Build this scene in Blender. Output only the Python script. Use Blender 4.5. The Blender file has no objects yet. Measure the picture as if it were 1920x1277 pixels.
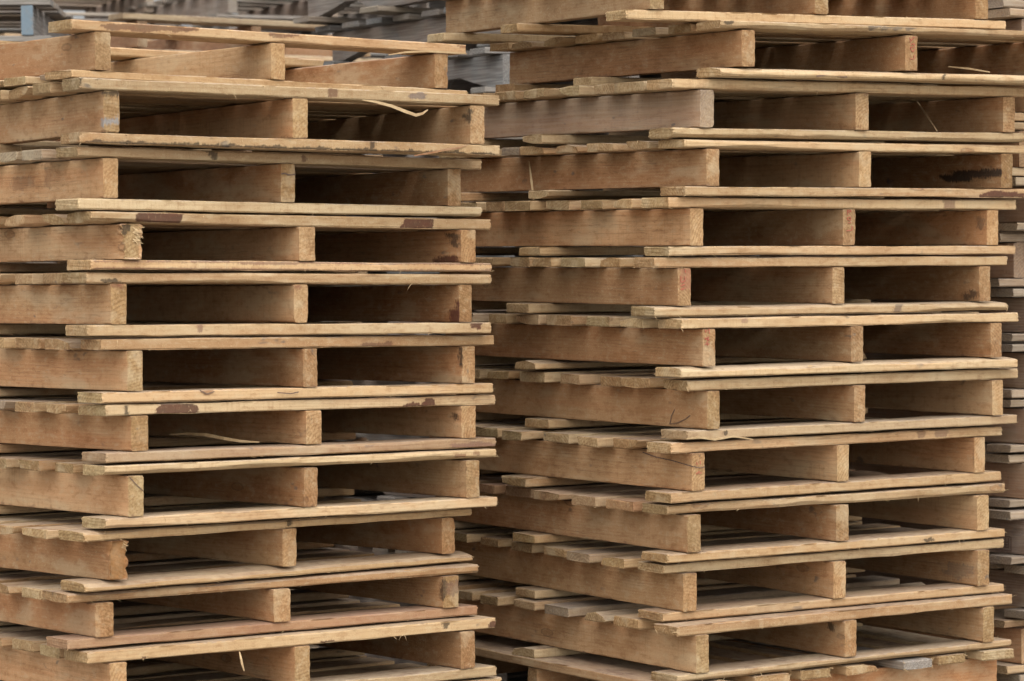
import bpy, math, random
import numpy as np
from mathutils import Matrix, Vector

# ------------------------------------------------------------------ camera, sky, sun, exposure
EYE = 1.52                      # camera height above the yard
F_PX, PITCH, ROLL = 5631.3, -0.0210, -0.0078
sc = bpy.context.scene
def rx(a): c, s = math.cos(a), math.sin(a); return np.array([[1,0,0],[0,c,-s],[0,s,c]])
def ry(a): c, s = math.cos(a), math.sin(a); return np.array([[c,0,s],[0,1,0],[-s,0,c]])
def rz(a): c, s = math.cos(a), math.sin(a); return np.array([[c,-s,0],[s,c,0],[0,0,1]])
RC = ry(ROLL) @ rx(-PITCH)      # rows: right, forward, up
cam_d = bpy.data.cameras.new('camera'); cam = bpy.data.objects.new('camera', cam_d)
sc.collection.objects.link(cam); sc.camera = cam
cam_d.sensor_width = 36.0; cam_d.lens = 36.0 * F_PX / 1920.0
cam_d.clip_start = 0.1; cam_d.clip_end = 2000
cm = Matrix.Identity(4)
for i in range(3):
    cm[i][0] = RC[0][i]; cm[i][1] = RC[2][i]; cm[i][2] = -RC[1][i]
cm[2][3] = EYE
cam.matrix_world = cm
cam_d.dof.use_dof = True; cam_d.dof.focus_distance = 6.95; cam_d.dof.aperture_fstop = 6.3

SUN_EL, SUN_AZ = math.radians(60), math.radians(160)     # azimuth clockwise from +Y
w = bpy.data.worlds.new('World'); sc.world = w; w.use_nodes = True
nt = w.node_tree; nt.nodes.clear()
sky = nt.nodes.new('ShaderNodeTexSky'); sky.sky_type = 'NISHITA'; sky.sun_disc = False
sky.sun_elevation = SUN_EL; sky.sun_rotation = SUN_AZ
sky.air_density = 1.0; sky.dust_density = 4.0; sky.ozone_density = 1.0
hs = nt.nodes.new('ShaderNodeHueSaturation'); hs.inputs['Saturation'].default_value = 0.2   # overcast: nearly grey
bg = nt.nodes.new('ShaderNodeBackground'); bg.inputs[1].default_value = 0.105
wo = nt.nodes.new('ShaderNodeOutputWorld')
nt.links.new(sky.outputs[0], hs.inputs['Color']); nt.links.new(hs.outputs[0], bg.inputs[0]); nt.links.new(bg.outputs[0], wo.inputs[0])
sd = bpy.data.lights.new('sun', 'SUN'); sd.energy = 1.4; sd.angle = math.radians(120); sd.color = (1.0, 0.94, 0.84)
so = bpy.data.objects.new('sun', sd); sc.collection.objects.link(so)
sdir = Vector((math.sin(SUN_AZ)*math.cos(SUN_EL), math.cos(SUN_AZ)*math.cos(SUN_EL), math.sin(SUN_EL)))
so.rotation_euler = sdir.to_track_quat('Z', 'Y').to_euler(); so.location = (4, -4, 8)
vs = sc.view_settings
sc.display_settings.display_device = 'sRGB'
vs.view_transform = 'Standard'; vs.look = 'None'; vs.gamma = 1.0; vs.use_curve_mapping = False
vs.exposure = 1.13
sc.cycles.max_bounces = 6; sc.cycles.diffuse_bounces = 2; sc.cycles.glossy_bounces = 2
sc.cycles.use_adaptive_sampling = True; sc.cycles.adaptive_threshold = 0.025

# ------------------------------------------------------------------ helpers
C = sc.collection
rng = np.random.default_rng(11)
def pix(P):                     # world points -> photo pixels (1920 wide), used to find where stains lie on a board
    q = (np.asarray(P) - np.array([0, 0, EYE])) @ RC.T
    return 960 + F_PX*q[:, 0]/q[:, 1], 638.5 - F_PX*q[:, 2]/q[:, 1]
def ray(px, py):
    d = RC.T @ np.array([(px-960)/F_PX, 1.0, (638.5-py)/F_PX])
    return np.array([0, 0, EYE]), d

def noise1(x, scale, r, oct=2):
    """smooth 1-D noise in -1..1 at positions x, feature size scale"""
    out = np.zeros_like(x); a = 1.0; tot = 0
    for o in range(oct):
        t = (x - x.min())/scale*(2**o) + r.random()*50
        i = np.floor(t).astype(int); f = t - i; f = f*f*(3-2*f)
        tab = r.uniform(-1, 1, int(i.max()-i.min())+3); i = i - i.min()
        out += a*(tab[i]*(1-f)+tab[i+1]*f); tot += a; a *= .5
    return out/tot

def rough_box(lx, ly, lz, nx, ny, nz, r, chip=.0016, wob=.0008, end=.0015, wane=0.0, crook=.001, skew=.02, fray=0.0):
    """sawn timber, length along X, centred on the origin; broken arrises, wavy faces, uneven ends"""
    key = {}; V = []; Fc = []
    def vid(i, j, k):
        q = (i, j, k)
        if q not in key: key[q] = len(V); V.append(q)
        return key[q]
    for i in range(nx):
        for j in range(ny):
            Fc.append((vid(i,j,0), vid(i,j+1,0), vid(i+1,j+1,0), vid(i+1,j,0)))
            Fc.append((vid(i,j,nz), vid(i+1,j,nz), vid(i+1,j+1,nz), vid(i,j+1,nz)))
        for k in range(nz):
            Fc.append((vid(i,0,k), vid(i+1,0,k), vid(i+1,0,k+1), vid(i,0,k+1)))
            Fc.append((vid(i,ny,k), vid(i,ny,k+1), vid(i+1,ny,k+1), vid(i+1,ny,k)))
    for j in range(ny):
        for k in range(nz):
            Fc.append((vid(0,j,k), vid(0,j,k+1), vid(0,j+1,k+1), vid(0,j+1,k)))
            Fc.append((vid(nx,j,k), vid(nx,j+1,k), vid(nx,j+1,k+1), vid(nx,j,k+1)))
    I = np.array(V); n = len(I)
    P = np.zeros((n, 3))
    def grid(n, l):              # keep an extra loop close to each arris so that broken edges stay narrow
        if n < 3: return (np.arange(n+1)/n-.5)*l
        e = min(.0035, .16*l); return np.concatenate(([-l/2], np.linspace(-l/2+e, l/2-e, n-1), [l/2]))
    P[:, 0] = (I[:, 0]/nx-.5)*lx; P[:, 1] = grid(ny, ly)[I[:, 1]]; P[:, 2] = grid(nz, lz)[I[:, 2]]
    xs = np.linspace(0, lx, nx+1)
    seg = max(lx/nx*1.3, .006)
    yb = noise1(xs, lx*.6, r, 1)*crook
    onj = [I[:, 1] == 0, I[:, 1] == ny]; onk = [I[:, 2] == 0, I[:, 2] == nz]
    for a, m in enumerate(onj):            # wavy narrow faces
        d = (noise1(xs, .12, r, 2)*wob)[I[:, 0]]
        P[m, 1] += d[m]
    for b, m in enumerate(onk):            # wide faces keep their contact plane: only ever move inwards
        d = (np.abs(noise1(xs, .2, r, 2))*wob*.8)[I[:, 0]]
        P[m, 2] += (d[m] if b == 0 else -d[m])
    for a in range(2):
        for b in range(2):
            m = onj[a] & onk[b]
            c = chip*(.45 + .5*np.abs(noise1(xs, max(.02, seg), r, 2)))
            sp = np.maximum(noise1(xs, max(.05, seg), r, 2)-.35, 0)*chip*6
            c = c + sp
            cc = c[I[:, 0]]
            P[m, 1] += (cc[m] if a == 0 else -cc[m])*r.uniform(.4, .9)
            P[m, 2] += (cc[m] if b == 0 else -cc[m])*r.uniform(.6, 1.1)
    if wane:                     # bark-side corners missing, for part or all of the length
        for a in range(2):
            for b in range(2):
                if r.random() > .42: continue
                prof = np.ones(nx+1) if r.random() < .5 else np.clip(1-np.abs(xs-r.random()*lx)/r.uniform(.15, .5), 0, 1)**.7
                prof = prof*(1+.35*noise1(xs, .15, r, 2))
                dz = np.minimum((wane*r.uniform(.4, 1)*prof)[I[:, 0]], lz*.8)+1e-6; dy_ = dz*r.uniform(.9, 1.8)
                u = P[:, 1]+ly/2 if a == 0 else ly/2-P[:, 1]; v = P[:, 2]+lz/2 if b == 0 else lz/2-P[:, 2]
                k = np.clip(1-(u/dy_+v/dz), 0, 1)
                P[:, 1] += (1 if a == 0 else -1)*k*dy_*.5; P[:, 2] += (1 if b == 0 else -1)*k*dz*.5
    P[:, 1] += yb[I[:, 0]]
    for e, m in enumerate((I[:, 0] == 0, I[:, 0] == nx)):   # ends: skewed and chipped
        s = -1 if e == 0 else 1
        nm = m.sum()
        edge = (onj[0] | onj[1] | onk[0] | onk[1])[m]
        dd = r.uniform(-1, .3, nm)*end*np.where(edge, 1.0, .25)
        P[m, 0] += s*(dd) + P[m, 1]*r.uniform(-skew, skew) + P[m, 2]*r.uniform(-skew, skew)
        jag = r.uniform(-1, 0, nm)*end*.8
        P[m, 1] += np.sign(P[m, 1])*jag*(onj[0] | onj[1])[m]
        if fray and e == 0:
            P[m, 0] += r.uniform(-1, .2, nm)*fray*edge
            P[m, 1] += r.uniform(-.2, 1, nm)*fray*.6*np.sign(P[m, 1])*edge
    return P, Fc, I

def to_mesh(name, P, F, mat, smooth=False):
    me = bpy.data.meshes.new(name)
    me.from_pydata([tuple(p) for p in P], [], F); me.materials.append(mat); me.update()
    return me

def link(name, me, parent, M=None, **props):
    o = bpy.data.objects.new(name, me); C.objects.link(o)
    o.parent = parent
    if M is not None: o.matrix_local = M
    for k, v in props.items(): o[k] = v
    return o

def inside(px, py, poly):
    res = np.zeros(len(px), bool); n = len(poly)
    for i in range(n):
        x1, y1 = poly[i]; x2, y2 = poly[(i+1) % n]
        c = ((y1 > py) != (y2 > py)) & (px < (x2-x1)*(py-y1)/((y2-y1) if y2 != y1 else 1e-9)+x1)
        res ^= c
    return res

# ------------------------------------------------------------------ materials
def node(nt, t, **kw):
    n = nt.nodes.new(t)
    for k, v in kw.items(): setattr(n, k, v)
    return n
def wood_material():
    m = bpy.data.materials.new('sawn_pine'); m.use_nodes = True
    t = m.node_tree; t.nodes.clear(); L = t.links.new
    def val(x, sock):
        if isinstance(x, (int, float)): sock.default_value = x
        elif isinstance(x, tuple): sock.default_value = x if len(x) == len(sock.default_value) else x+(1,)
        else: L(x, sock)
    def math_(op, a, b=0.0, c=None, clamp=False):
        n = node(t, 'ShaderNodeMath', operation=op, use_clamp=clamp); val(a, n.inputs[0]); val(b, n.inputs[1])
        if c is not None: val(c, n.inputs[2])
        return n.outputs[0]
    def vmath(op, a, b):
        n = node(t, 'ShaderNodeVectorMath', operation=op); val(a, n.inputs[0]); val(b, n.inputs[1]); return n.outputs[0]
    def mix(f, a, b, mode='MIX'):
        n = node(t, 'ShaderNodeMix', data_type='RGBA', blend_type=mode, clamp_factor=True)
        val(f, n.inputs[0]); val(a, n.inputs[6]); val(b, n.inputs[7]); return n.outputs[2]
    def noise(v, s, d=2, rough=.5):
        n = node(t, 'ShaderNodeTexNoise'); L(v, n.inputs['Vector']); n.inputs['Scale'].default_value = s
        n.inputs['Detail'].default_value = d; n.inputs['Roughness'].default_value = rough; return n.outputs[0]
    def ramp(x, lo, hi):
        n = node(t, 'ShaderNodeMapRange', interpolation_type='SMOOTHSTEP'); val(x, n.inputs[0])
        n.inputs[1].default_value = lo; n.inputs[2].default_value = hi; return n.outputs[0]
    def attr(name, kind='OBJECT'):
        n = node(t, 'ShaderNodeAttribute', attribute_name=name, attribute_type=kind); return n
    oi = node(t, 'ShaderNodeObjectInfo'); rnd = oi.outputs['Random']
    wn = node(t, 'ShaderNodeTexWhiteNoise', noise_dimensions='1D'); L(rnd, wn.inputs['W'])
    sep = node(t, 'ShaderNodeSeparateColor'); L(wn.outputs['Color'], sep.inputs[0])
    r1, r2, r3 = sep.outputs
    tc = node(t, 'ShaderNodeTexCoord').outputs['Object']
    off = node(t, 'ShaderNodeCombineXYZ'); L(math_('MULTIPLY', rnd, 91.0), off.inputs[0]); L(math_('MULTIPLY', r1, 17.0), off.inputs[1]); L(math_('MULTIPLY', r2, 23.0), off.inputs[2])
    co = vmath('ADD', tc, off.outputs[0])
    sx = node(t, 'ShaderNodeSeparateXYZ'); L(tc, sx.inputs[0]); X, Y, Z = sx.outputs
    g = node(t, 'ShaderNodeNewGeometry')
    vt = node(t, 'ShaderNodeVectorTransform', vector_type='NORMAL', convert_from='WORLD', convert_to='OBJECT'); L(g.outputs['True Normal'], vt.inputs[0])
    sn = node(t, 'ShaderNodeSeparateXYZ'); L(vt.outputs[0], sn.inputs[0])
    endf = ramp(math_('ABSOLUTE', sn.outputs[0]), .6, .85)
    # annual rings: a solid log whose pith lies beside the plank
    warp = noise(vmath('MULTIPLY', co, (1.6, 9., 9.)), 1.0, 2)
    y0 = math_('MULTIPLY_ADD', r1, .16, -.08); z0 = math_('MULTIPLY_ADD', r2, .12, .02)
    dy = math_('ADD', Y, y0); dz = math_('ADD', Z, z0)
    rad = math_('SQRT', math_('ADD', math_('MULTIPLY', dy, dy), math_('MULTIPLY', dz, dz)))
    rad = math_('ADD', rad, math_('MULTIPLY_ADD', warp, .035, -.017))
    ring = math_('SINE', math_('MULTIPLY', rad, 2*math.pi/.0075))
    ring = ramp(ring, -.2, 1.0)
    ring = math_('MULTIPLY', ring, ramp(warp, .3, .6))
    fib = noise(vmath('MULTIPLY', co, (7., 260., 260.)), 1.0, 1, .6)
    heart = ramp(noise(vmath('MULTIPLY', co, (1.1, 16., 16.)), 1.0, 2), .42, .62)          # pinkish heartwood bands
    tint = attr('tint').outputs['Fac']; weather = attr('weather').outputs['Fac']; red = attr('red').outputs['Fac']
    pale = mix(r3, (.520, .402, .245), (.455, .305, .160))
    brown = mix(r3, (.490, .268, .132), (.425, .212, .098))
    tone = mix(r1, (.70, .665, .63), (1.14, 1.13, 1.12))
    pale = mix(1.0, pale, tone, 'MULTIPLY'); brown = mix(1.0, brown, tone, 'MULTIPLY')
    base = mix(math_('MULTIPLY', math_('ADD', tint, math_('MULTIPLY_ADD', heart, .35, -.10), clamp=True), math_('MULTIPLY_ADD', endf, -.45, 1.0)), pale, brown)
    base = mix(math_('MULTIPLY', ring, math_('MULTIPLY_ADD', endf, .30, .28)), base, mix(.5, base, (.30, .15, .06), 'MULTIPLY'))
    base = mix(math_('MULTIPLY', ramp(fib, .45, .75), .20), base, (.29, .165, .075))
    base = mix(math_('MULTIPLY', ramp(fib, .45, .2), .18), base, (.50, .395, .24))
    # knots
    kv = vmath('MULTIPLY', co, (4.2, 11., 11.))
    vo = node(t, 'ShaderNodeTexVoronoi', feature='F1'); L(kv, vo.inputs['Vector']); vo.inputs['Scale'].default_value = 1.0
    ks = node(t, 'ShaderNodeSeparateColor'); L(vo.outputs['Color'], ks.inputs[0])
    has = math_('GREATER_THAN', ks.outputs[0], .66)
    kd = math_('ADD', vo.outputs['Distance'], math_('MULTIPLY', noise(co, 90., 1), .05))
    kn = math_('MULTIPLY', ramp(kd, .145, .08), has)
    halo = math_('MULTIPLY', ramp(kd, .30, .11), has)
    kr = math_('MULTIPLY', math_('MULTIPLY', ramp(kd, .15, .125), ramp(kd, .095, .12)), has)
    base = mix(math_('MULTIPLY', halo, .35), base, (.36, .19, .08))
    base = mix(math_('MULTIPLY', kn, .55), base, (.24, .125, .06))
    base = mix(math_('MULTIPLY', kr, .45), base, (.10, .055, .035))
    # sawn texture across the grain, and torn bright fibres
    sawn = noise(vmath('MULTIPLY', co, (170., 14., 10.)), 1.0, 1, .6)
    sm = ramp(heart, .9, .3)
    base = mix(math_('MULTIPLY', math_('MULTIPLY', ramp(sawn, .52, .75), sm), .33), base, (.33, .20, .10))
    spk = noise(co, 420., 1, .7)
    base = mix(math_('MULTIPLY', ramp(spk, .60, .74), .35), base, (.66, .53, .32))
    base = mix(math_('MULTIPLY', ramp(spk, .40, .28), .25), base, (.24, .14, .07))
    # end grain and wide faces
    endt = mix(ramp(noise(vmath('MULTIPLY', co, (40., 160., 160.)), 1.0, 3, .65), .3, .7), (.62, .55, .46), (1.0, .96, .92))
    endt = mix(ramp(r2, .45, .8), endt, mix(1.0, endt, (.80, .84, .80), 'MULTIPLY'))
    endt = mix(r1, endt, mix(1.0, endt, (.92, .95, .92), 'MULTIPLY'))
    base = mix(math_('MULTIPLY', endf, .85), base, mix(1.0, base, endt, 'MULTIPLY'))
    flat = ramp(sn.outputs[2], .6, .9)                                       # dust and weather on upward faces, with grey sky sheen painted in
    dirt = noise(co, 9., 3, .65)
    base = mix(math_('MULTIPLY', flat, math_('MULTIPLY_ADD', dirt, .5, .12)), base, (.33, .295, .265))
    # handling dirt, scuffs
    base = mix(math_('MULTIPLY', ramp(noise(vmath('MULTIPLY', co, (3., 10., 10.)), 1., 3, .7), .52, .72), .40), base, mix(1.0, base, (.62, .52, .46), 'MULTIPLY'))
    blk = math_('MULTIPLY', ramp(noise(vmath('MULTIPLY', co, (14., 30., 30.)), 1., 2, .7), .66, .74), ramp(dirt, .45, .6))
    base = mix(math_('MULTIPLY', blk, .75), base, (.10, .085, .075))
    drift = noise(vmath('MULTIPLY', co, (4.5, 14., 14.)), 1., 2, .55)
    base = mix(math_('MULTIPLY', ramp(drift, .52, .70), .55), base, mix(1.0, base, (.74, .66, .58), 'MULTIPLY'))
    base = mix(math_('MULTIPLY', ramp(drift, .46, .32), .35), base, (.50, .40, .255))
    mot = noise(vmath('MULTIPLY', co, (38., 75., 75.)), 1., 2, .6)
    base = mix(math_('MULTIPLY', ramp(mot, .52, .70), .46), base, mix(1.0, base, (.66, .56, .48), 'MULTIPLY'))
    base = mix(math_('MULTIPLY', ramp(mot, .46, .30), .22), base, (.51, .415, .27))
    crk = math_('ABSOLUTE', math_('SUBTRACT', noise(vmath('MULTIPLY', co, (5.5, 60., 150.)), 1., 1, .5), .5))
    crm = math_('MULTIPLY', math_('MULTIPLY', ramp(crk, .020, .004), ramp(warp, .50, .60)), math_('SUBTRACT', 1.0, endf))
    base = mix(math_('MULTIPLY', crm, .32), base, (.10, .055, .035))
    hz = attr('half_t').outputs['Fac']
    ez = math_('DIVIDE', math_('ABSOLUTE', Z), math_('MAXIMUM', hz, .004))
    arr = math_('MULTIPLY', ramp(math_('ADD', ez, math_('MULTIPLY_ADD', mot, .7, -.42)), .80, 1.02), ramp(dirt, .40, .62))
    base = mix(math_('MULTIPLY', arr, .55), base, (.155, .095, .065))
    # reddish boards and silvered old wood
    base = mix(math_('MULTIPLY', red, math_('MULTIPLY_ADD', dirt, .7, .4)), base, (.25, .118, .078))
    grey = mix(ramp(fib, .3, .7), (.135, .132, .128), (.27, .265, .255))
    grey = mix(math_('MULTIPLY', ring, .35), grey, (.10, .098, .095))
    base = mix(math_('MULTIPLY', weather, math_('MULTIPLY_ADD', dirt, .5, .72)), base, grey)
    pe = attr('paint_end').outputs['Fac']
    pt = math_('MULTIPLY', attr('paint').outputs['Fac'], math_('ADD', math_('SUBTRACT', 1.0, pe), math_('MULTIPLY', pe, endf)))
    base = mix(math_('MULTIPLY', pt, ramp(noise(vmath('MULTIPLY', co, (9., 30., 30.)), 1., 3), .25, .5)), base, attr('paint_colour').outputs['Color'])
    # stains that lie where they were seen
    sa = attr('stain_a', 'GEOMETRY').outputs['Fac']; sat_ = attr('stain', 'GEOMETRY'); scol = sat_.outputs['Color']; sal = sat_.outputs['Alpha']
    sf = ramp(math_('ADD', sa, math_('MULTIPLY_ADD', noise(vmath('MULTIPLY', co, (230., 230., 90.)), 1.0, 2, .75), 1.7, -.85)), .22, .90)
    sf = math_('MULTIPLY', sf, ramp(sa, .02, .2))
    base = mix(math_('MULTIPLY', math_('MULTIPLY', sf, .86), sal), base, mix(1.0, scol, mix(mot, (.35, .33, .32), (1.5, 1.5, 1.5)), 'MULTIPLY'))
    bs = node(t, 'ShaderNodeBsdfPrincipled'); L(base, bs.inputs['Base Color'])
    bs.inputs['Roughness'].default_value = .82; bs.inputs['Specular IOR Level'].default_value = .22
    h = math_('ADD', math_('MULTIPLY', sawn, .6), math_('MULTIPLY', spk, .6))
    bp = node(t, 'ShaderNodeBump'); bp.inputs['Strength'].default_value = .55; bp.inputs['Distance'].default_value = .0016
    L(h, bp.inputs['Height']); L(bp.outputs[0], bs.inputs['Normal'])
    o = node(t, 'ShaderNodeOutputMaterial'); L(bs.outputs[0], o.inputs[0])
    return m
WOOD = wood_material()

def simple_mat(name, col, col2, scale, rough=.85):
    m = bpy.data.materials.new(name); m.use_nodes = True; t = m.node_tree
    b = t.nodes['Principled BSDF']; n = t.nodes.new('ShaderNodeTexNoise'); n.inputs['Scale'].default_value = scale; n.inputs['Detail'].default_value = 4
    tc = t.nodes.new('ShaderNodeTexCoord'); t.links.new(tc.outputs['Object'], n.inputs['Vector'])
    mx = t.nodes.new('ShaderNodeMix'); mx.data_type = 'RGBA'; mx.inputs[6].default_value = col+(1,); mx.inputs[7].default_value = col2+(1,)
    mr = t.nodes.new('ShaderNodeMapRange'); mr.inputs[1].default_value = .35; mr.inputs[2].default_value = .65
    t.links.new(n.outputs[0], mr.inputs[0]); t.links.new(mr.outputs[0], mx.inputs[0]); t.links.new(mx.outputs[2], b.inputs['Base Color'])
    bp = t.nodes.new('ShaderNodeBump'); bp.inputs['Strength'].default_value = .4; bp.inputs['Distance'].default_value = .004
    t.links.new(n.outputs[0], bp.inputs['Height']); t.links.new(bp.outputs[0], b.inputs['Normal'])
    b.inputs['Roughness'].default_value = rough
    return m
FRESH = simple_mat('torn_pale_fibre', (.50, .37, .21), (.40, .27, .14), 60)
INK = simple_mat('red_crayon', (.42, .075, .05), (.34, .12, .08), 300)
STAMP = simple_mat('dark_stamp_ink', (.09, .06, .05), (.16, .10, .07), 200)
YARD = simple_mat('packed_gravel', (.19, .175, .155), (.27, .25, .22), 14)

# ------------------------------------------------------------------ the yard
def ground():
    n = 60; ex = 220.0
    g = np.sign(np.linspace(-1, 1, n+1))*np.abs(np.linspace(-1, 1, n+1))**3*ex
    V = [(x, y+8, 0) for y in g for x in g]
    F = [(j*(n+1)+i, j*(n+1)+i+1, (j+1)*(n+1)+i+1, (j+1)*(n+1)+i) for j in range(n) for i in range(n)]
    o = link('ground', to_mesh('ground', V, F, YARD), None, kind='structure'); return o
ground()

# ------------------------------------------------------------------ pallets
SEP = 0.925                     # right edge of left stringer to right edge of right stringer
LEN = 1.06
MID = 0.546
# x, y, z(rel. eye), yaw, tilt back, tilt side, stringer h, stringer w, mid shift, top t, bottom t, overhang l, overhang r, front board setback
POSE = {
'L0':(-0.8611,6.4850,0.4520,0.6882,-0.0033,0.0079,0.0829,0.0397,-0.0022,0.0242,0.0191,0.0549,0.0594,0.0018),
'L1':(-0.8353,6.4373,0.3160,0.5769,-0.0044,0.0089,0.0894,0.0395,-0.0014,0.0263,0.0253,0.0562,0.0413,-0.0032),
'L2':(-0.8429,6.4634,0.1759,0.6668,-0.0042,0.0093,0.0871,0.0383,-0.0050,0.0248,0.0254,0.0619,0.0618,-0.0002),
'L3':(-0.8003,6.4714,0.0447,0.6828,-0.0037,0.0097,0.0770,0.0444,0.0016,0.0257,0.0230,0.0756,0.0493,0.0048),
'L4':(-0.8294,6.4639,-0.0947,0.6489,-0.0035,0.0098,0.0876,0.0389,0.0039,0.0256,0.0269,0.0566,0.0559,0.0001),
'L5':(-0.7959,6.4675,-0.2386,0.6998,-0.0031,0.0103,0.0877,0.0402,0.0053,0.0262,0.0252,0.0633,0.0589,0.0003),
'L6':(-0.7875,6.4767,-0.3682,0.7103,-0.0036,0.0105,0.0770,0.0444,0.0057,0.0249,0.0239,0.0625,0.0618,-0.0004),
'L7':(-0.7954,6.4626,-0.5086,0.6857,-0.0046,0.0087,0.0888,0.0397,-0.0035,0.0245,0.0245,0.0568,0.0552,0.0008),
'L8':(-0.8370,6.4639,-0.6445,0.7160,-0.0057,0.0055,0.0855,0.0405,-0.0021,0.0225,0.0223,0.0619,0.0589,0.0030),
'L9':(-0.8642,6.4739,-0.7684,0.6515,-0.0062,0.0044,0.0749,0.0458,-0.0088,0.0238,0.0232,0.0641,0.0617,0.0066),
'L10':(-0.8357,6.4600,-0.9091,0.6378,-0.0061,0.0042,0.0875,0.0405,0.0050,0.0270,0.0245,0.0538,0.0641,0.0030),
'R0':(0.3592,6.9780,0.6181,0.4823,0.0194,-0.0086,0.0890,0.0391,-0.0069,0.0245,0.0243,0.0603,0.0575,0.0021),
'R1':(0.5706,6.9913,0.4850,0.5335,0.0185,-0.0076,0.0851,0.0380,0.0127,0.0217,0.0251,0.0579,0.0590,0.0014),
'R2':(0.4731,6.9917,0.3443,0.5592,0.0168,-0.0068,0.0883,0.0406,-0.0046,0.0257,0.0267,0.0712,0.0461,0.0060),
'R3':(0.4851,6.9907,0.2084,0.5895,0.0130,-0.0038,0.0870,0.0392,0.0003,0.0227,0.0237,0.0609,0.0590,0.0002),
'R4':(0.4469,6.9974,0.0699,0.5861,0.0109,-0.0014,0.0877,0.0391,-0.0008,0.0262,0.0236,0.0592,0.0604,-0.0003),
'R5':(0.4178,6.9938,-0.0694,0.5746,0.0102,-0.0002,0.0884,0.0377,-0.0032,0.0252,0.0251,0.0655,0.0599,0.0012),
'R6':(0.4716,6.9748,-0.2103,0.6183,0.0104,-0.0003,0.0873,0.0395,-0.0023,0.0254,0.0256,0.0601,0.0581,0.0001),
'R7':(0.4832,7.0006,-0.3574,0.6269,0.0116,-0.0014,0.0900,0.0380,-0.0034,0.0271,0.0243,0.0561,0.0593,0.0049),
'R8':(0.4474,6.9964,-0.5007,0.6419,0.0135,-0.0013,0.0894,0.0392,-0.0040,0.0258,0.0254,0.0605,0.0613,0.0020),
'R9':(0.4369,7.0050,-0.6448,0.6119,0.0164,-0.0012,0.0884,0.0404,-0.0032,0.0257,0.0229,0.0539,0.0636,0.0045),
'R10':(0.4284,7.0283,-0.7852,0.5920,0.0173,-0.0012,0.0907,0.0403,-0.0066,0.0236,0.0216,0.0515,0.0585,0.0084),
'R11':(0.4529,6.9825,-0.9243,0.6228,0.0173,-0.0010,0.0895,0.0394,-0.0004,0.0255,0.0231,0.0530,0.0659,0.0026),
}
MAROON = (.062, .017, .012); MOULD = (.014, .012, .011, .85); RUST = (.16, .055, .028, .7); SOOT = (.010, .010, .011); GREYP = (.24, .26, .28, .8); BARK = (.11, .05, .032, .8)
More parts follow.
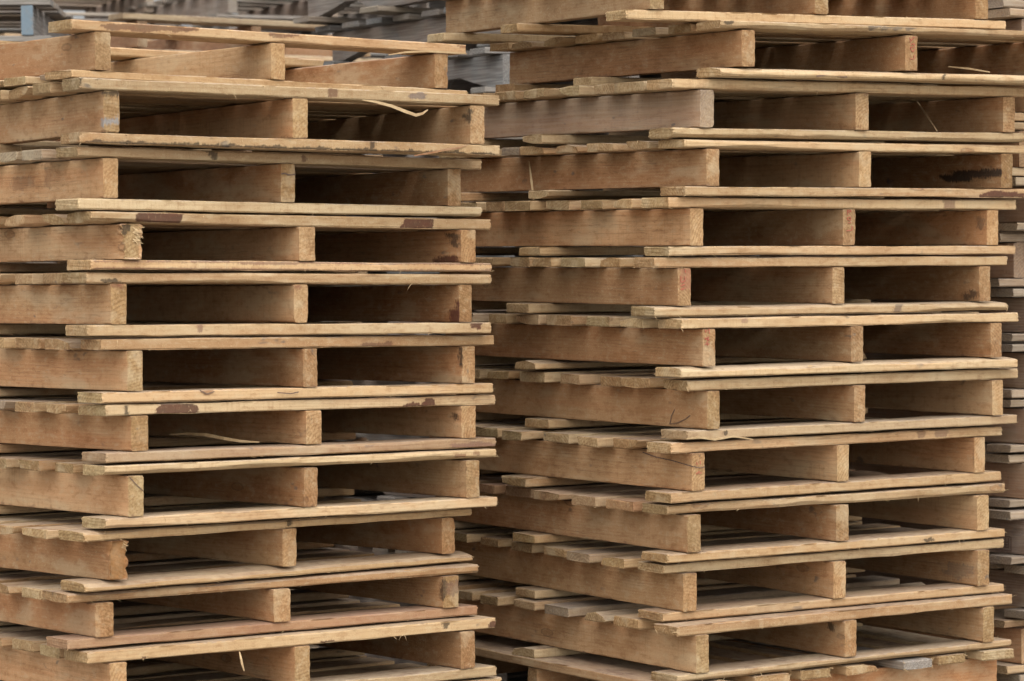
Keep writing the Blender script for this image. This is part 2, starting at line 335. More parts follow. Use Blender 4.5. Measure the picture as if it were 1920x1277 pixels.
# stains: pallet -> list of (part key, colour, photo polygon)
STAINS = {
'L0': [('u', BARK, [(185,46),(250,44),(372,52),(372,57),(330,60),(300,57),(270,62),(240,56),(205,56)]), ('u', BARK, [(500,57),(560,62),(562,66),(540,70),(520,72),(505,66)]), ('u', RUST, [(852,80),(878,84),(877,92),(862,90)])],
'L1': [('s0', GREYP, [(192,222),(224,221),(224,232),(192,236)]), ('s0', MOULD, [(192,172),(224,170),(224,180),(192,181)]), ('l', MOULD, [(160,263)]+[(x, 257+.031*(x-160)+((x*7919) % 7)*.8+4) for x in range(170, 930, 12)]+[(930,296),(160,272)]), ('l', MOULD, [(364,266),(371,266),(372,274),(364,275)]), ('l', MOULD, [(694,262),(704,266),(700,280),(694,279)]), ('u', MOULD, [(143,143),(158,143),(152,150),(150,163),(143,161)]), ('u', MOULD, [(176,145),(190,143),(193,148),(180,150)]), ('u', (0.084,0.070,0.091,.65), [(764,178),(790,172),(800,178),(794,186),(770,185)]), ('u', BARK, [(615,163),(632,164),(633,182),(615,181)]), ('s2', MOULD, [(870,215),(884,203),(884,230),(876,240)])],
'L2': [('u', MOULD, [(385,282),(404,280),(408,300),(398,300)]), ('u', BARK, [(566,292),(574,293),(573,303),(566,302)]), ('s0', (.12,.06,.04,.35), [(20,335),(60,330),(62,350),(22,355)]), ('s0', (.12,.06,.04,.35), [(85,312),(98,310),(99,355),(88,350)])],
'L3': [('u', MAROON, [(257,396),(345,398),(342,410),(336,419),(254,419)]), ('u', MAROON, [(762,408),(813,408),(810,430),(748,430),(756,418)]), ('l', (0.119,0.052,0.049,.65), [(176,486),(300,486),(480,489),(930,491),(930,496),(480,495),(300,491),(176,491)]), ('l', (0.119,0.052,0.049,.65), [(176,502),(400,503),(700,507),(930,505),(930,511),(170,509)]), ('s0', MOULD, [(229,421),(246,421),(240,440),(229,438)]), ('s2i', MAROON, [(818,483),(860,480),(862,494),(815,494)]), ('s2i', MOULD, [(840,440),(863,435),(863,465),(845,462)])],
'L4': [('s0', (0.168,0.063,0.042,.65), [(208,532),(234,532),(232,540),(222,544),(211,540)]), ('s1', (0.168,0.063,0.042,.65), [(551,534),(568,534),(564,544),(554,545)]), ('l', (0.140,0.063,0.049,.65), [(370,610),(380,608),(378,622),(373,622)]), ('l', MAROON, [(882,605),(905,605),(899,618),(885,614)]), ('u', MOULD, [(185,525),(215,522),(232,531),(200,531)]), ('s2i', MAROON, [(846,585),(862,560),(862,604),(846,604)])],
'L5': [('u', BARK, [(680,644),(735,641),(735,649),(680,650)]), ('s2', MOULD, [(858,652),(866,650),(868,690),(862,690)]), ('l', (0.210,0.098,0.049,.65), [(375,728),(400,726),(400,738),(385,742)])],
'L6': [('u', MAROON, [(289,779),(293,768),(300,760),(312,756),(345,754),(362,757),(370,764),(376,778)]), ('u', MAROON, [(752,763),(765,757),(775,754),(788,758),(800,748),(812,746),(818,762)]), ('u', MOULD, [(233,760),(240,759),(241,778),(234,779)]), ('s1', MOULD, [(577,772),(584,780),(583,795),(577,786)]), ('s2i', MOULD, [(852,775),(862,768),(862,800),(854,798)]), ('l', (0.154,0.077,0.070,.65), [(845,833),(900,828),(928,832),(928,842),(850,842)])],
'L7': [('u', RUST, [(853,853),(872,851),(873,859),(855,862)]), ('u', RUST, [(888,848),(900,848),(899,854),(889,853)]), ('s2i', MOULD, [(861,876),(874,872),(874,892),(864,888)])],
'L8': [('u', MOULD, [(537,973),(547,971),(546,984),(540,986)]), ('s0', (0.294,0.140,0.049,.65), [(206,1013),(236,1010),(236,1088),(206,1088)])],
'L9': [('s2', MOULD, [(826,1085),(840,1083),(838,1120),(828,1128)]), ('s2', (0.140,0.084,0.063,.65), [(836,1095),(860,1085),(858,1110),(845,1120)])],
'L10': [('u', MAROON, [(601,1202),(628,1199),(628,1206),(602,1208)]), ('u', MAROON, [(266,1232),(275,1231),(275,1236),(266,1237)]), ('u', MOULD, [(828,1166),(845,1164),(838,1178),(832,1178)]), ('u', MAROON, [(915,1168),(930,1165),(930,1176),(915,1177)])],
'R1': [('u', (0.042,0.049,0.059,.65), [(1628,45)]+[(x, 46+.08*(x-1628)*.6) for x in range(1632, 1724, 8)]+[(1724,50)]+[(x, 52+(x*13 % 8)) for x in range(1720, 1628, -6)]), ('u', MOULD, [(1356,40),(1378,39),(1372,46),(1360,45)]), ('l', MOULD, [(1769,137),(1773,137),(1771,156),(1768,156)])],
'R3': [('s2i', SOOT, [(1762,330),(1790,322),(1830,318),(1868,315),(1884,318),(1880,328),(1850,334),(1810,338),(1770,341)]), ('l', MAROON, [(1835,366),(1860,358),(1900,360),(1920,364),(1920,372),(1838,371)])],
'R4': [('u', (0.133,0.063,0.052,.65), [(1768,373),(1792,373),(1790,392),(1770,392)]), ('s2i', (0.112,0.070,0.049,.65), [(1828,410),(1850,400),(1850,435),(1838,430)])],
'R5': [('s0', (0.294,0.119,0.077,.65), [(1274,503),(1294,503),(1296,545),(1275,545)]), ('l', (0.049,0.035,0.042,.65), [(1682,568),(1694,567),(1690,580),(1684,588),(1673,588)]), ('s2i', MOULD, [(1808,548),(1835,545),(1835,560),(1812,563)])],
'R6': [('u', (0.252,0.140,0.105,.65), [(1390,597),(1402,597),(1401,606),(1391,605)])],
'R7': [('s0', MOULD, [(1294,763),(1301,762),(1300,770),(1294,769)]), ('l', (0.112,0.049,0.035,.65), [(1345,826),(1390,822),(1420,826),(1395,836)]), ('l', MOULD, [(1357,809),(1364,808),(1363,817),(1358,816)])],
'R8': [('u', (0.140,0.077,0.052,.65), [(1720,805),(1734,804),(1733,820),(1721,821)]), ('u', (0.175,0.105,0.077,.65), [(1752,803),(1777,801),(1776,818),(1754,819)]), ('s2i', MOULD, [(1821,845),(1825,844),(1825,872),(1822,872)])],
'R9': [('l', MOULD, [(1731,1012),(1745,1008),(1754,1013),(1738,1017)])],
'R10': [('s2i', (.12,.11,.10,.4), [(1780,1058),(1826,1062),(1826,1078),(1790,1086),(1770,1072)])],
'R11': [('s1', MOULD, [(1555,1166),(1560,1164),(1560,1180),(1556,1180)])],
}
# boards or stringers that look different: pallet -> {part key: dict}
LOOK = {
'L1': {'s0': dict(tint=.55), 'u': dict(tint=-.15)}, 'L9': {'l': dict(red=.55), 'l0': {}}, 'L8': {'s0': dict(tint=.6)}, 'L0': {'s0': dict(tint=.75), 's1': dict(tint=.4)},
'R2': {'s0': dict(weather=.42, tint=.6)}, 'R9': {'ux': dict(red=.45)}, 'R10': {'l': dict(red=.15)}, 'R8': {'lx': dict(tint=0.1)}, 'R7': {'l': dict(weather=.15)},
'L6': {'l': dict(red=.18, weather=.15)}, 'L7': {'u': dict(tint=-.25)}, 'R12': {'ux2': dict(weather=.8)},
'R0': {'s0': dict(tint=.45), 's2': dict(tint=.55)}, 'R1': {'s0': dict(tint=.6)}, 'R3': {'s2': dict(tint=.6)}, 'R6': {'s1': dict(tint=.5)}, 'R8_': {},
}
def setp(o, d, half):
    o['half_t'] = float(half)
    for k, v in dict(tint=0.0, weather=0.0, red=0.0, paint=0.0).items(): o[k] = float(d.get(k, v))
    o['paint_colour'] = [float(x) for x in d.get('paint_colour', (.5, .5, .5))]

def add_stain(me, P, face, M, items):
    if not items: return
    Wp = P @ np.array(M.to_3x3()).T + np.array(M.translation)
    px, py = pix(Wp); a = np.zeros(len(P), np.float32); col = np.zeros((len(P), 4), np.float32); col[:, 3] = 1
    col[:, :3] = items[0][0][:3]
    for c, poly in items:
        m = inside(px, py, poly) & face
        near = m.copy()
        for dx, dy in ((3,0),(-3,0),(0,3),(0,-3)): near |= inside(px+dx, py+dy, poly) & face
        col[near, :3] = c[:3]; col[near, 3] = c[3] if len(c) > 3 else 1.0; a[m] = 1.0; a[near & ~m] = np.maximum(a[near & ~m], .35)
    at = me.attributes.new('stain_a', 'FLOAT', 'POINT'); at.data.foreach_set('value', a)
    ac = me.attributes.new('stain', 'FLOAT_COLOR', 'POINT'); ac.data.foreach_set('color', col.ravel())

def fuzz(parent, P, I, ny, nz, r, count, at_end=.3):
    """torn fibres sticking out along the front arrises of a board"""
    V = []; F = []
    nx = I[:, 0].max()
    ed = np.where((I[:, 1] == 0) & ((I[:, 2] == 0) | (I[:, 2] == nz)))[0]
    ends = np.where(((I[:, 0] == 0) | (I[:, 0] == nx)) & (I[:, 1] <= ny))[0]
    for q in range(count):
        v = P[r.choice(ends if r.random() < at_end else ed)]
        L = r.uniform(.004, .013) * (1.6 if r.random() < .12 else 1); t = r.uniform(.0005, .0010)
        d = np.array([r.uniform(-1, 1), r.uniform(-.7, -.05), r.uniform(-.5, .45)]); d /= np.linalg.norm(d)
        u = np.cross(d, [.3, .2, .9]); u /= np.linalg.norm(u); wv = np.cross(d, u)
        b = len(V); mid = v + d*L*.55 + np.array([0, 0, r.uniform(-.25, .15)*L])
        tip = v + d*L + np.array([0, 0, r.uniform(-.6, .3)*L])
        for p, s in ((v - d*.002, 1), (mid, .75)):
            for k in range(3):
                an = k*2.094; V.append(p + (u*math.cos(an)+wv*math.sin(an))*t*s)
        V.append(tip)
        for k in range(3):
            k2 = (k+1) % 3
            F.append((b+k, b+k2, b+3+k2, b+3+k)); F.append((b+3+k, b+3+k2, b+6))
    if V: link('splinter_fuzz', to_mesh('splinter_fuzz', V, F, FRESH), parent, kind='stuff')

def sliver(name, pts, wd, th, parent=None, mat=None, **props):
    """a torn strip of wood along a polyline, flat in section, tapering"""
    pts = [np.array(p, float) for p in pts]; n = len(pts); V = []; F = []
    for i, p in enumerate(pts):
        d = pts[min(i+1, n-1)] - pts[max(i-1, 0)]; d /= np.linalg.norm(d)
        u = np.cross(d, [0, 1, .15]); u /= np.linalg.norm(u); v = np.cross(d, u)
        s = max(.12, math.sin(math.pi*(i+.35)/(n-.3))**.6) if n > 2 else 1
        for a, b in ((-1,-1),(1,-1),(1,1),(-1,1)): V.append(p + u*a*wd*.36*s + v*b*th*.36*s)
    for i in range(n-1):
        for k in range(4): F.append((i*4+k, i*4+(k+1) % 4, i*4+4+(k+1) % 4, i*4+4+k))
    F.append((3,2,1,0)); F.append(tuple((n-1)*4+k for k in range(4)))
    return link(name, to_mesh(name, V, F, mat or WOOD), parent, **props)

ROOT = {}; MW = {}; PART = {}
def pallet(key, pose, label, group, flipped=False, hero=True, r=None, p=.1405, nb=8, w=.0993, length=LEN, sep=SEP, base_tint=.12, base_weather=0., notch=False, cache=None, stringer_paint=None, wjit=.006):
    x, y, z, yaw, tp, tr, H, SW, ms, tu, tl, ol, orr, ob = pose
    r = r or rng
    R = rz(yaw) @ rx(tp) @ ry(tr)
    M = Matrix.Translation((x, y, z+EYE)) @ Matrix([list(a) for a in R]).to_4x4()
    e = bpy.data.objects.new('wooden_pallet', None); C.objects.link(e); e.matrix_world = M; e.empty_display_size = .1
    e['label'] = label; e['category'] = 'pallet'; e['group'] = group
    ROOT[key] = e; MW[key] = M
    look = LOOK.get(key, {}); st = STAINS.get(key, [])
    EPS = .0004
    def get(kind, build):
        if cache is None: return build()
        lst = cache.setdefault(kind, [])
        if len(lst) < 3: lst.append(build())
        return lst[int(r.integers(len(lst)))] if len(lst) == 3 else lst[-1]
    # stringers: local X runs along the pallet's depth
    for k, xr in enumerate((0, sep/2+ms, sep)):
        fr = .010 if key in ('L3', 'L8') and k == 0 else 0.
        def build():
            nx, ny, nz = (44, 5, 10) if hero else (14, 2, 3)
            P, F, I = rough_box(length, SW, H-2*EPS, nx, ny, nz, r, chip=.0014, wob=.0008, end=.0016 if not fr else .004, crook=.0015, skew=.01, fray=fr, wane=.006 if r.random() < .25 else 0)
            if notch:    # two fork notches cut into the lower edge, as on four-way pallets
                xx = P[:, 0]; low = I[:, 2] <= 1
                for c in (-.28*length/1.06, .28*length/1.06):
                    d = np.clip(1-(np.abs(xx-c)/.115)**4, 0, 1)
                    P[low, 2] += (d*.036)[low]
            return P, F, I, to_mesh('stringer', P, F, WOOD)
        P, F, I, me = get(('s', round(H, 4), notch), build)
        # mesh X -> pallet +Y, mesh Y -> pallet -X... keep right-handed: rot +90 about Z
        ML = Matrix.Translation((xr-SW/2, length/2, H/2)) @ Matrix.Rotation(math.pi/2, 4, 'Z')
        o = link('stringer', me, e, ML)
        d = dict(tint=base_tint+r.uniform(.28, .78), weather=base_weather*r.uniform(.8, 1.1)); d.update(look.get('s%d' % k, {}))
        if stringer_paint: d['paint'] = .85; d['paint_colour'] = stringer_paint[:3]; o['paint_end'] = float(len(stringer_paint) > 3)
        setp(o, d, H/2); PART[(key, 's%d' % k)] = o
        if hero:
            it = [(c, pl) for s, c, pl in st if s == 's%d' % k]
            iti = [(c, pl) for s, c, pl in st if s == 's%di' % k]
            if it: add_stain(me, P, (I[:, 0] == 0) | (I[:, 1] == I[:, 1].max()), M @ ML, it)
            elif iti: add_stain(me, P, (I[:, 1] == I[:, 1].max()), M @ ML, iti)
    dense = [(k*p + (r.uniform(-.013, .013) if 0 < k < nb-1 else 0), min(w*1.16, max(w*.80, w+r.normal(0, wjit*1.7)))) for k in range(nb)]
    if flipped: dense = [dense[0]] + [(yy-.058, bw) for yy, bw in dense[1:-1]] + [dense[-1]]
    dense[-1] = (length-dense[-1][1]+.004, dense[-1][1])
    sparse = [(0, w*1.0), (MID+r.uniform(-.015, .015), w*r.uniform(.92, 1.05)), (length-w, w)]
    for deck in ('u', 'l'):
        lst = dense if (deck == 'u') != flipped else sparse
        t = tu if deck == 'u' else tl
        for k, (yy, bw) in enumerate(lst):
            front = k == 0
            L = sep+SW+ol+orr; cx = (sep-SW+orr-ol)/2
            if not front: cx += r.uniform(-.012, .012); L += r.uniform(-.020, .010)
            tt = t-2*EPS if front else t*r.uniform(.9, .985)
            def build():
                if hero and front: n3 = (190, 4, 7)
                elif hero: n3 = (30, 4, 3)
                else: n3 = (16, 3, 3)
                P, F, I = rough_box(L, bw, tt, *n3, r, chip=.0036 if hero else .0022, wob=.0030 if front and hero else .0018, end=.003, wane=(.020 if r.random() < .55 else 0) if not front else (.012 if r.random() < .6 else 0), crook=.0016, skew=.02)
                return P, F, I, to_mesh('board', P, F, WOOD)
            P, F, I, me = get(('b', round(t, 4), front), build)
            zc = H+EPS+tt/2 if deck == 'u' else -EPS-tt/2
            ML = Matrix.Translation((cx, (ob if front else 0)+yy+bw/2, zc)) @ Matrix.Rotation(r.uniform(-.004, .004) if not front else 0, 4, 'Z')
            o = link('top_board' if deck == 'u' else 'bottom_board', me, e, ML)
            d = dict(tint=base_tint-.12+r.uniform(-.22, .30), weather=base_weather*r.uniform(.75, 1.1))
            if r.random() < .10: d['weather'] = max(d['weather'], r.uniform(.15, .45))
            if r.random() < .07: d['red'] = r.uniform(.1, .35)
            if front: d['tint'] = min(d['tint'], .16); d['weather'] = base_weather; d.pop('red', None)
            else: d.update({k2: v*r.uniform(.6, 1.2) for k2, v in look.get(deck+'x', {}).items()})
            d.update(look.get(deck, {}) if front else look.get(deck+'x%d' % k, {}))
            setp(o, d, tt/2); PART[(key, deck+str(k))] = o
            if hero and front:
                it = [(c, pl) for s, c, pl in st if s == deck]
                if it: add_stain(me, P, I[:, 1] <= 0, M @ ML, it)
                fuzz(o, P, I, 4, 7, r, int(r.integers(14, 30)))
            elif key == 'R12' and deck == 'u':
                fuzz(o, P, I, 4, 3, r, 34, .95)
            elif hero and r.random() < .5:
                fuzz(o, P, I, 4, 3, r, int(r.integers(3, 9)))
    return e

GL = 'pallets in the left stack'; GR = 'pallets in the right stack'
LABEL = {
'L0': 'topmost pallet of the left stack, upside down with only sparse boards on top',
'L1': 'second left stack pallet, long curled splinter hanging under its front board',
'L2': 'third pallet from the top of the left stack, cracked end on its middle stringer',
'L3': 'fourth left stack pallet, two maroon paint marks and a chewed left stringer end',
'L4': 'fifth left stack pallet, reddish smudges on the tops of its stringer ends',
'L5': 'sixth left stack pallet, just below the one with reddish stringer tops',
'L6': 'seventh left stack pallet with two rounded maroon marks and a loose strip inside',
'L7': 'eighth left stack pallet with a clean bright yellow front top board',
'L8': 'ninth left stack pallet, set back at the right, with a torn orange left stringer end',
'L9': 'tenth left stack pallet with low stringers and a reddish brown bottom front board',
'L10': 'eleventh left stack pallet, small maroon rectangles on its front top board',
'R0': 'topmost right stack pallet, cut off by the upper picture edge',
'R1': 'second right stack pallet, shifted right, with a dark ragged stain on its front edge',
'R2': 'third right stack pallet with a dark grey-brown left stringer',
'R3': 'fourth right stack pallet with a black burnt-looking patch on its right stringer',
'R4': 'fifth right stack pallet, red crayon letters on its middle stringer end',
'R5': 'sixth right stack pallet with a reddish left stringer end, shifted left',
'R6': 'seventh right stack pallet, red crayon letters on its left stringer end',
'R7': 'eighth right stack pallet with a curved dark scratch on its left stringer side',
'R8': 'ninth right stack pallet with a long crack across its left stringer end',
'R9': 'tenth right stack pallet with reddish top board ends along its left side',
'R10': 'eleventh right stack pallet, grey streaks on the inner side of its right stringer',
'R11': 'twelfth right stack pallet, resting on the pallet that is turned sideways',
}
for k, ps in POSE.items():
    pallet(k, ps, LABEL[k], GL if k[0] == 'L' else GR, flipped=(k == 'L0'), r=np.random.default_rng(100+int(k[1:])+(50 if k[0] == 'R' else 0)))

# pallets that carry the two stacks down to the yard
LOWC = {}
def local_point(key, x, y, z): return MW[key] @ Vector((x, y, z))
rr = np.random.default_rng(77)
zt = -0.9091-.0245
zs = np.linspace(zt-.002, -EYE+.001, 5)
for i in range(4):
    Hh = (zs[i]-zs[i+1])-.025*2-.003
    ps = (-.826+rr.uniform(-.02, .02), 6.462, zs[i+1]+.025, .655+rr.uniform(-.03, .03), -.004*(3-i)/3, .003*(3-i)/3, Hh, .040, 0, .025, .0245, .056, .066, .002)
    pallet('L%d' % (11+i), ps, 'twelfth left stack pallet, only its top board corner showing at the lower edge' if i == 0 else 'pallet at the bottom of the left stack, below the picture', GL, hero=(i == 0), r=rr)
zt = -0.9243-.0231
zs = np.linspace(zt-.006, -EYE+.001, 5)
yawR = .6
for i in range(4):
    Hh = (zs[i]-zs[i+1])-.025*2-.003
    tilt = .0173*(3-i)/3
    if i == 0:
        o = np.array([.4529, 6.9825]) + rz(yawR)[:2, :2] @ np.array([.985, .115])
        ps = (o[0], o[1], zs[1]+.025+.016, yawR+math.pi/2, 0, -.0155, Hh-.002, .040, 0, .0250, .0245, .062, .06, 0.0)
        pallet('R12', ps, 'pallet turned sideways under the right stack, ragged board ends facing the viewer', GR, r=rr, p=.148, length=1.10, wjit=.004)
    else:
        ps = (.45+rr.uniform(-.02, .02), 6.99, zs[i+1]+.025, .6+rr.uniform(-.03, .03), tilt*.6, 0, Hh, .040, 0, .025, .0245, .056, .066, .002)
        pallet('R%d' % (12+i), ps, 'pallet at the bottom of the right stack, below the picture', GR, hero=False, r=rr)

# ------------------------------------------------------------------ stacks standing behind
def stack(prefix, x, y, yaw, z0, n, pitch, labels, group, tint, weather, notch=False, jit=.03, t=.0225, flip_top=False, seed=1, special=None, skew=.03, nb=8, base=None):
    r = np.random.default_rng(seed); cache = {}
    for i in range(n):
        Hh = pitch-2*t-.004
        z = z0 + t + i*pitch
        if i == 0 and base: Hh += base; 
        if i > 0 and base: z += base
        wt = weather[0]+r.random()*(weather[1]-weather[0]); ti = tint[0]+r.random()*(tint[1]-tint[0])
        sp = (special or {}).get(i, {})
        ps = (x+r.uniform(-jit, jit)+sp.get('dx', 0), y+r.uniform(-jit, jit), z, yaw+r.uniform(-skew, skew)+sp.get('dyaw', 0), 0, 0, Hh, .039, 0, t, t, .055+r.uniform(-.01, .01), .055, .002)
        lab = labels.get(i, labels[-1])
        pallet('%s%d' % (prefix, i), ps, lab, group, flipped=(flip_top and i == n-1), hero=False, r=r, base_tint=sp.get('tint', ti), base_weather=sp.get('weather', wt), notch=notch,
               cache=cache, stringer_paint=sp.get('paint'), nb=nb, p=(LEN-.1)/(nb-1))
ORD = ['first', 'second', 'third', 'fourth', 'fifth', 'sixth', 'seventh', 'eighth', 'ninth', 'tenth', 'eleventh', 'twelfth']
def level(z):
    j = min(range(12), key=lambda q: abs(POSE['R%d' % q][2]-z)); return ORD[j]
SL = {i: 'brown pallet at the right picture edge, level with the %s right stack pallet' % level(-EYE+.0225+.045+i*.144-.01) for i in range(5, 16)}
seen = set()
for i in SL:
    if SL[i] in seen: SL[i] = SL[i].replace('brown pallet at the right picture edge, level with', 'upper brown pallet at the right picture edge, just above')
    seen.add(SL[i])
SL.update({-1: 'brown pallet low or high in the stack at the right edge, hidden from view', 4: 'brown pallet showing at the lower right picture corner', 16: 'pallet with pale painted stringers at the right picture edge', 5: 'pallet with a dark stamped box on its stringer, at the right picture edge'})
def from_top(n, text, hid, k=4):
    d = {-1: hid}
    for i in range(k): d[n-1-i] = text % ORD[i]
    return d
# next stack of the row, its left side just shows past the right stack
stack('S', 1.385, 7.82, .60, -EYE, 19, .1440, SL,
      'pallets in the stack at the right edge', (.2, .6), (.1, .55), jit=.05, skew=.06, seed=5, base=.045, special={16: dict(paint=(.62, .66, .68)), 10: dict(weather=.5), 9: dict(weather=.55), 6: dict(weather=.5), 11: dict(weather=.4)})
# old silvered pallets behind the right stack
stack('G', .0, 8.85, .58, -EYE, 20, .1375, from_top(20, 'weathered grey pallet with notched stringers behind the gap, %s from its stack top', 'weathered grey pallet hidden low behind the right stack', 7), 'old grey pallets behind the right stack', (.3, .5), (.72, 1.0), notch=True, t=.019, seed=8, nb=7)
# brown stack behind the left one
stack('B', -1.30, 10.6, .60, -EYE, 17, .1448, {-1: 'brown pallet hidden low behind the left stack', 16: 'brown upside-down pallet rising just behind the top of the left stack'}, 'brown pallets behind the left stack', (.35, .6), (.15, .4), flip_top=True, seed=21)
# far grey stack
stack('H', -1.12, 12.6, .50, -EYE, 20, .1375, {-1: 'distant grey pallet hidden behind the left stack', 18: 'distant grey pallet, second from its stack top, above the left stack', 17: 'distant grey pallet, third from its stack top, above the left stack', 19: 'distant grey pallet at the upper picture edge, dark opening beside its stringer'}, 'distant grey pallets at the upper edge', (.3, .5), (.8, 1.0), t=.019, seed=31, nb=7)
# grey stack with a blue painted stringer at the upper left
stack('I', -2.465, 9.62, .05, -EYE, 17, .1430, {-1: 'grey pallet hidden behind the upper left corner of the left stack', 15: 'browner grey pallet just under the blue painted one at upper left', 16: 'grey pallet with blue painted stringer ends in the upper left corner'}, 'grey pallets at the upper left corner', (.3, .5), (.7, .95), t=.021, seed=41, jit=.015, skew=.02,
      special={16: dict(paint=(.15, .21, .26, 1)), 15: dict(weather=.3)})

# unseen lower stack added close behind the left one, blocks light through its gaps
stack('A', -1.60, 7.47, .65, -EYE, 14, .1430, {-1: 'brown pallet in the unseen lower stack added right behind the left stack'}, 'pallets in the unseen light-blocking stack behind the left one', (.2, .5), (0, .3), seed=81)
# further rows of the yard, glimpsed through the gaps
stack('K', .25, 12.3, .55, -EYE, 19, .1410, {-1: 'greyish brown pallet in a far stack straight behind the gap between the two stacks'}, 'far pallets behind the gap', (.3, .5), (.4, .9), t=.021, seed=51, nb=7)
stack('N', 1.75, 11.2, .62, -EYE, 19, .1410, {-1: 'brown pallet in a far stack hidden behind the right stack'}, 'far pallets behind the right stack', (.3, .5), (.2, .6), t=.021, seed=61, nb=7)
stack('M', -2.42, 12.9, .40, -EYE, 20, .1410, from_top(20, 'dark grey pallet far behind the upper left corner, %s from its stack top', 'dark grey pallet hidden in the far stack behind the upper left corner', 4), 'far pallets behind the upper left corner', (.3, .5), (.7, 1.0), t=.021, seed=71, nb=7)

# ------------------------------------------------------------------ small torn and loose pieces
def on_plane(key, px, py, axis, val):
    """point on a pallet's own plane (local axis = val) that shows at a photo pixel; returned in pallet coordinates"""
    Mi = MW[key].inverted(); o, d = ray(px, py)
    o = np.array(Mi @ Vector(o)); d = np.array(Mi.to_3x3() @ Vector(d))
    t = (val-o[axis])/d[axis]; return o + d*t
def to_world(key, p): return np.array(MW[key] @ Vector(p))

sliver('splinter', [on_plane('L1', a, b, 1, y) for a, b, y in ((678,187,.0),(705,191,-.012),(735,199,-.02),(760,209,-.022),(780,216,-.022),(792,213,-.02),(802,206,-.018))], .010, .0035, ROOT['L1'], FRESH)
sliver('splinter', [on_plane('L0', a, b, 1, y) for a, b, y in ((728,103,.004),(760,98,-.002),(800,96,-.004),(850,99,-.003),(875,101,-.002))], .006, .004, ROOT['L0'], FRESH)
sliver('splinter', [on_plane('L10', a, b, 1, y) for a, b, y in ((449,1222,-.002),(452,1236,-.008),(454,1246,-.008),(458,1258,-.006))], .007, .003, ROOT['L10'], FRESH)
sliver('splinter', [on_plane('R7', a, b, 1, y) for a, b, y in ((1287,823,.002),(1310,820,-.003),(1340,824,-.004),(1375,818,-.004),(1412,824,.0))], .007, .004, ROOT['R7'], FRESH)
o = sliver('splinter', [on_plane('L1', a, b, 1, y) for a, b, y in ((776,292,-.001),(805,287,-.007),(835,281,-.008),(860,277,-.008),(880,271,-.002))], .007, .003, ROOT['L1'])
setp(o, dict(tint=.7, red=.3), .01)
# loose strips
def loose(name, pts, wd, th, label, **k):
    o = sliver(name, pts, wd, th, None, FRESH, label=label, category='splinter', **k); return o
pz = [on_plane('L6', a, b, 1, y) for a, b, y in ((318,815,.25),(350,813,.20),(385,815,.14),(420,822,.10),(450,827,.08),(486,829,.06))]
pz = [np.array([p[0], p[1], max(p[2], .004)]) for p in pz]
loose('wood_sliver', [to_world('L6', p) for p in pz], .010, .004, 'thin curved strip of wood lying inside the seventh left stack pallet')
a = on_plane('R3', 992, 303, 0, -.046); b = on_plane('R3', 1001, 376, 0, -.075); 
loose('wood_sliver', [to_world('R3', a), to_world('R3', (a+b)/2), to_world('R3', b)], .008, .005, 'thin pale stick leaning against the side of the right stack')
a = on_plane('R2', 1719, 189, 1, .30); b = on_plane('R2', 1757, 246, 1, .06); b[2] = .003
loose('wood_sliver', [to_world('R2', a), to_world('R2', (a+b)/2), to_world('R2', b)], .007, .004, 'thin stick leaning inside the right opening of the third right stack pallet')
a = on_plane('R1', 1778, 125, 1, .10); b = on_plane('R1', 1856, 135, 1, .02); a[2] = max(a[2], .003); b[2] = .003
loose('wood_sliver', [to_world('R1', a), to_world('R1', (a+b)/2+np.array([0,0,.002])), to_world('R1', b)], .006, .004, 'short splinter lying in the second right stack pallet near the right edge')

bpy.context.view_layer.update()
def shards(key, part, pts, seed):
    r = np.random.default_rng(seed); V = []; F = []
    for (px, py, L, an) in pts:
        p = on_plane(key, px, py, 1, -.001); b = len(V)
        d = np.array([math.cos(an), -.5, math.sin(an)]); d /= np.linalg.norm(d)
        u = np.cross(d, [0, 1, 0]); u /= np.linalg.norm(u); v = np.cross(d, u); t = L*.085
        for q, s in ((p-d*.006, 1.0), (p+d*L*.6, .8)):
            for a2, b2 in ((-1,-1),(1,-1),(1,1),(-1,1)): V.append(q+u*a2*t*s+v*b2*t*.5*s)
        V.append(p+d*L+u*t*.5)
        for k in range(4): F.append((b+k, b+(k+1) % 4, b+4+(k+1) % 4, b+4+k)); F.append((b+4+k, b+4+(k+1) % 4, b+8))
    o = link('splintered_end', to_mesh('splintered_end', V, F, FRESH), None, kind='stuff')
    s = PART[(key, part)]
    o.parent = s; o.matrix_parent_inverse = Matrix.Identity(4); o.matrix_local = s.matrix_local.inverted()
r = np.random.default_rng(4)
shards('L3', 's0', [(250+r.uniform(0, 14), 424+i*2.0, r.uniform(.005, .016), r.uniform(-1.4, .0)) for i in np.arange(1, 16, .9)], 3)
shards('L8', 's0', [(231+r.uniform(-1, 5), 1014+i*2.2, r.uniform(.004, .011), r.uniform(-1.4, .0)) for i in np.arange(0, 8, 1.2)], 5)

# red crayon letters, and a stamp, as thin ink on the wood
def strokes(name, key, part, lines, plane, width=.0016, mat=INK):
    axis, val, out = plane; V = []; F = []
    for ln in lines:
        P = [on_plane(key, a, b, axis, val) for a, b in ln]
        for p, q in zip(P, P[1:]):
            d = q-p; n = np.zeros(3); n[axis] = 1; u = np.cross(d, n); L = np.linalg.norm(u)
            if L < 1e-9: continue
            u = u/L*width/2; b = len(V); up = n*out*.0006
            lo = [p-u, p+u, q+u, q-u]
            V += [v+up for v in lo] + [v for v in lo]
            F += [(b,b+1,b+2,b+3), (b+7,b+6,b+5,b+4)] + [(b+k, b+4+k, b+4+(k+1) % 4, b+(k+1) % 4) for k in range(4)]
    o = link(name, to_mesh(name, V, F, mat), None)
    s = PART[(key, part)]; o.parent = s; o.matrix_local = s.matrix_local.inverted()
FR = (1, -.0012, -1)
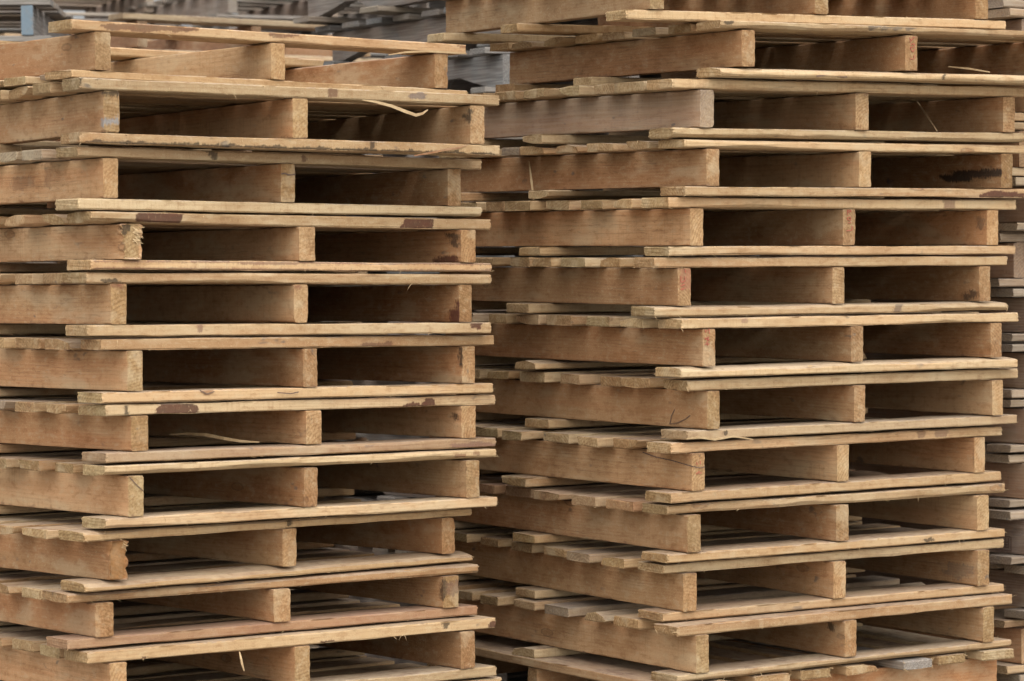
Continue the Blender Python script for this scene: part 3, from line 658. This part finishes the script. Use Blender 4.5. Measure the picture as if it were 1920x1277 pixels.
strokes('crayon_letters', 'R1', 's1', [[(1705,71),(1709,76),(1712,70),(1715,71)],[(1706,76),(1707,80)],[(1708,85),(1710,82),(1715,83),(1714,88),(1710,89),(1707,88),(1709,95),(1712,97),(1715,92)],[(1714,103),(1714,111)],[(1706,110),(1714,111)]], FR)
strokes('crayon_letters', 'R4', 's1', [[(1589,394),(1596,395),(1593,398),(1589,397)],[(1589,394),(1589,403)],[(1589,408),(1595,407),(1595,413),(1589,412),(1589,408)],[(1590,418),(1596,417)],[(1597,423),(1598,431)],[(1587,433),(1594,432),(1598,431)]], FR)
strokes('crayon_letters', 'R5', 's0', [[(1284,504),(1285,511)],[(1276,518),(1277,530)],[(1284,518),(1285,526),(1278,530)],[(1277,536),(1284,533)],[(1276,543),(1280,542),(1285,540)]], FR)
strokes('crayon_letters', 'R6', 's0', [[(1329,616),(1330,626)],[(1322,618),(1323,624)],[(1325,619),(1326,622)],[(1321,635),(1329,632),(1327,635),(1330,638),(1323,636)],[(1327,639),(1324,645),(1330,645)],[(1321,647),(1326,644),(1327,648)]], FR)
strokes('crayon_letters', 'R8', 's0', [[(1306,866),(1307,872)],[(1313,864),(1313,871)],[(1305,889),(1310,885),(1312,884)],[(1310,889),(1316,886)]], FR)
# cracks as dark thin grooves
strokes('crack', 'L2', 's1', [[(527,326),(534,325),(541,328),(554,327)]], FR, .003, STAMP)
strokes('crack', 'R8', 's0', [[(1301,874),(1306,876),(1313,877),(1322,875)]], FR, .002, STAMP)
strokes('crack', 'L7', 's0', [[(243,895),(255,908),(268,920)]], FR, .0018, STAMP)
strokes('crack', 'R7', 's0', [[(1256,795),(1259,780),(1265,768)],[(1257,795),(1270,793),(1285,786),(1294,779)]], (0, -.0392, -1), .0018, STAMP)
strokes('crack', 'R1', 'l0', [[(1531,143),(1548,141),(1568,142),(1588,144)]], (1, .0005, -1), .0035, STAMP)
strokes('crack', 'L5', 'l0', [[(520,736),(545,738),(560,735)]], (1, -.0022, -1), .0022, STAMP)
strokes('crack', 'L5', 'l0', [[(375,732),(388,739),(402,734)]], (1, -.0022, -1), .0022, STAMP)
SD = (0, -.0402, -1)
strokes('crack', 'R8', 's0', [[(1205,848),(1230,857),(1262,864),(1300,875)]], SD, .0022, STAMP)
sb = [[(1862,1003),(1896,1007),(1896,1033),(1862,1029)]]
strokes('stamp_mark', 'S5', 's0', [sb[0]+[sb[0][0]]] + [[(1866+i*5, 1009),(1866+i*5, 1027)] for i in range(6)] + [[(1866,1014+j*5),(1892,1017+j*5)] for j in range(3)], (0, -.0398, -1), .003, STAMP)

for (k, p, l) in (('L3', 'u0', 'front top board with two maroon paint marks'), ('L6', 'u0', 'front top board with two rounded maroon marks'), ('L9', 'l0', 'reddish brown front bottom board'),
                  ('R2', 's0', 'dark grey-brown left stringer'), ('L3', 's0', 'left stringer with a chewed, splintered end'), ('R3', 's2', 'right stringer with a black patch inside'),
                  ('R1', 'u0', 'front top board with a ragged blue-black stain'), ('L0', 'u0', 'front top board with a brown stain along its upper edge')):
    PART[(k, p)]['label'] = l
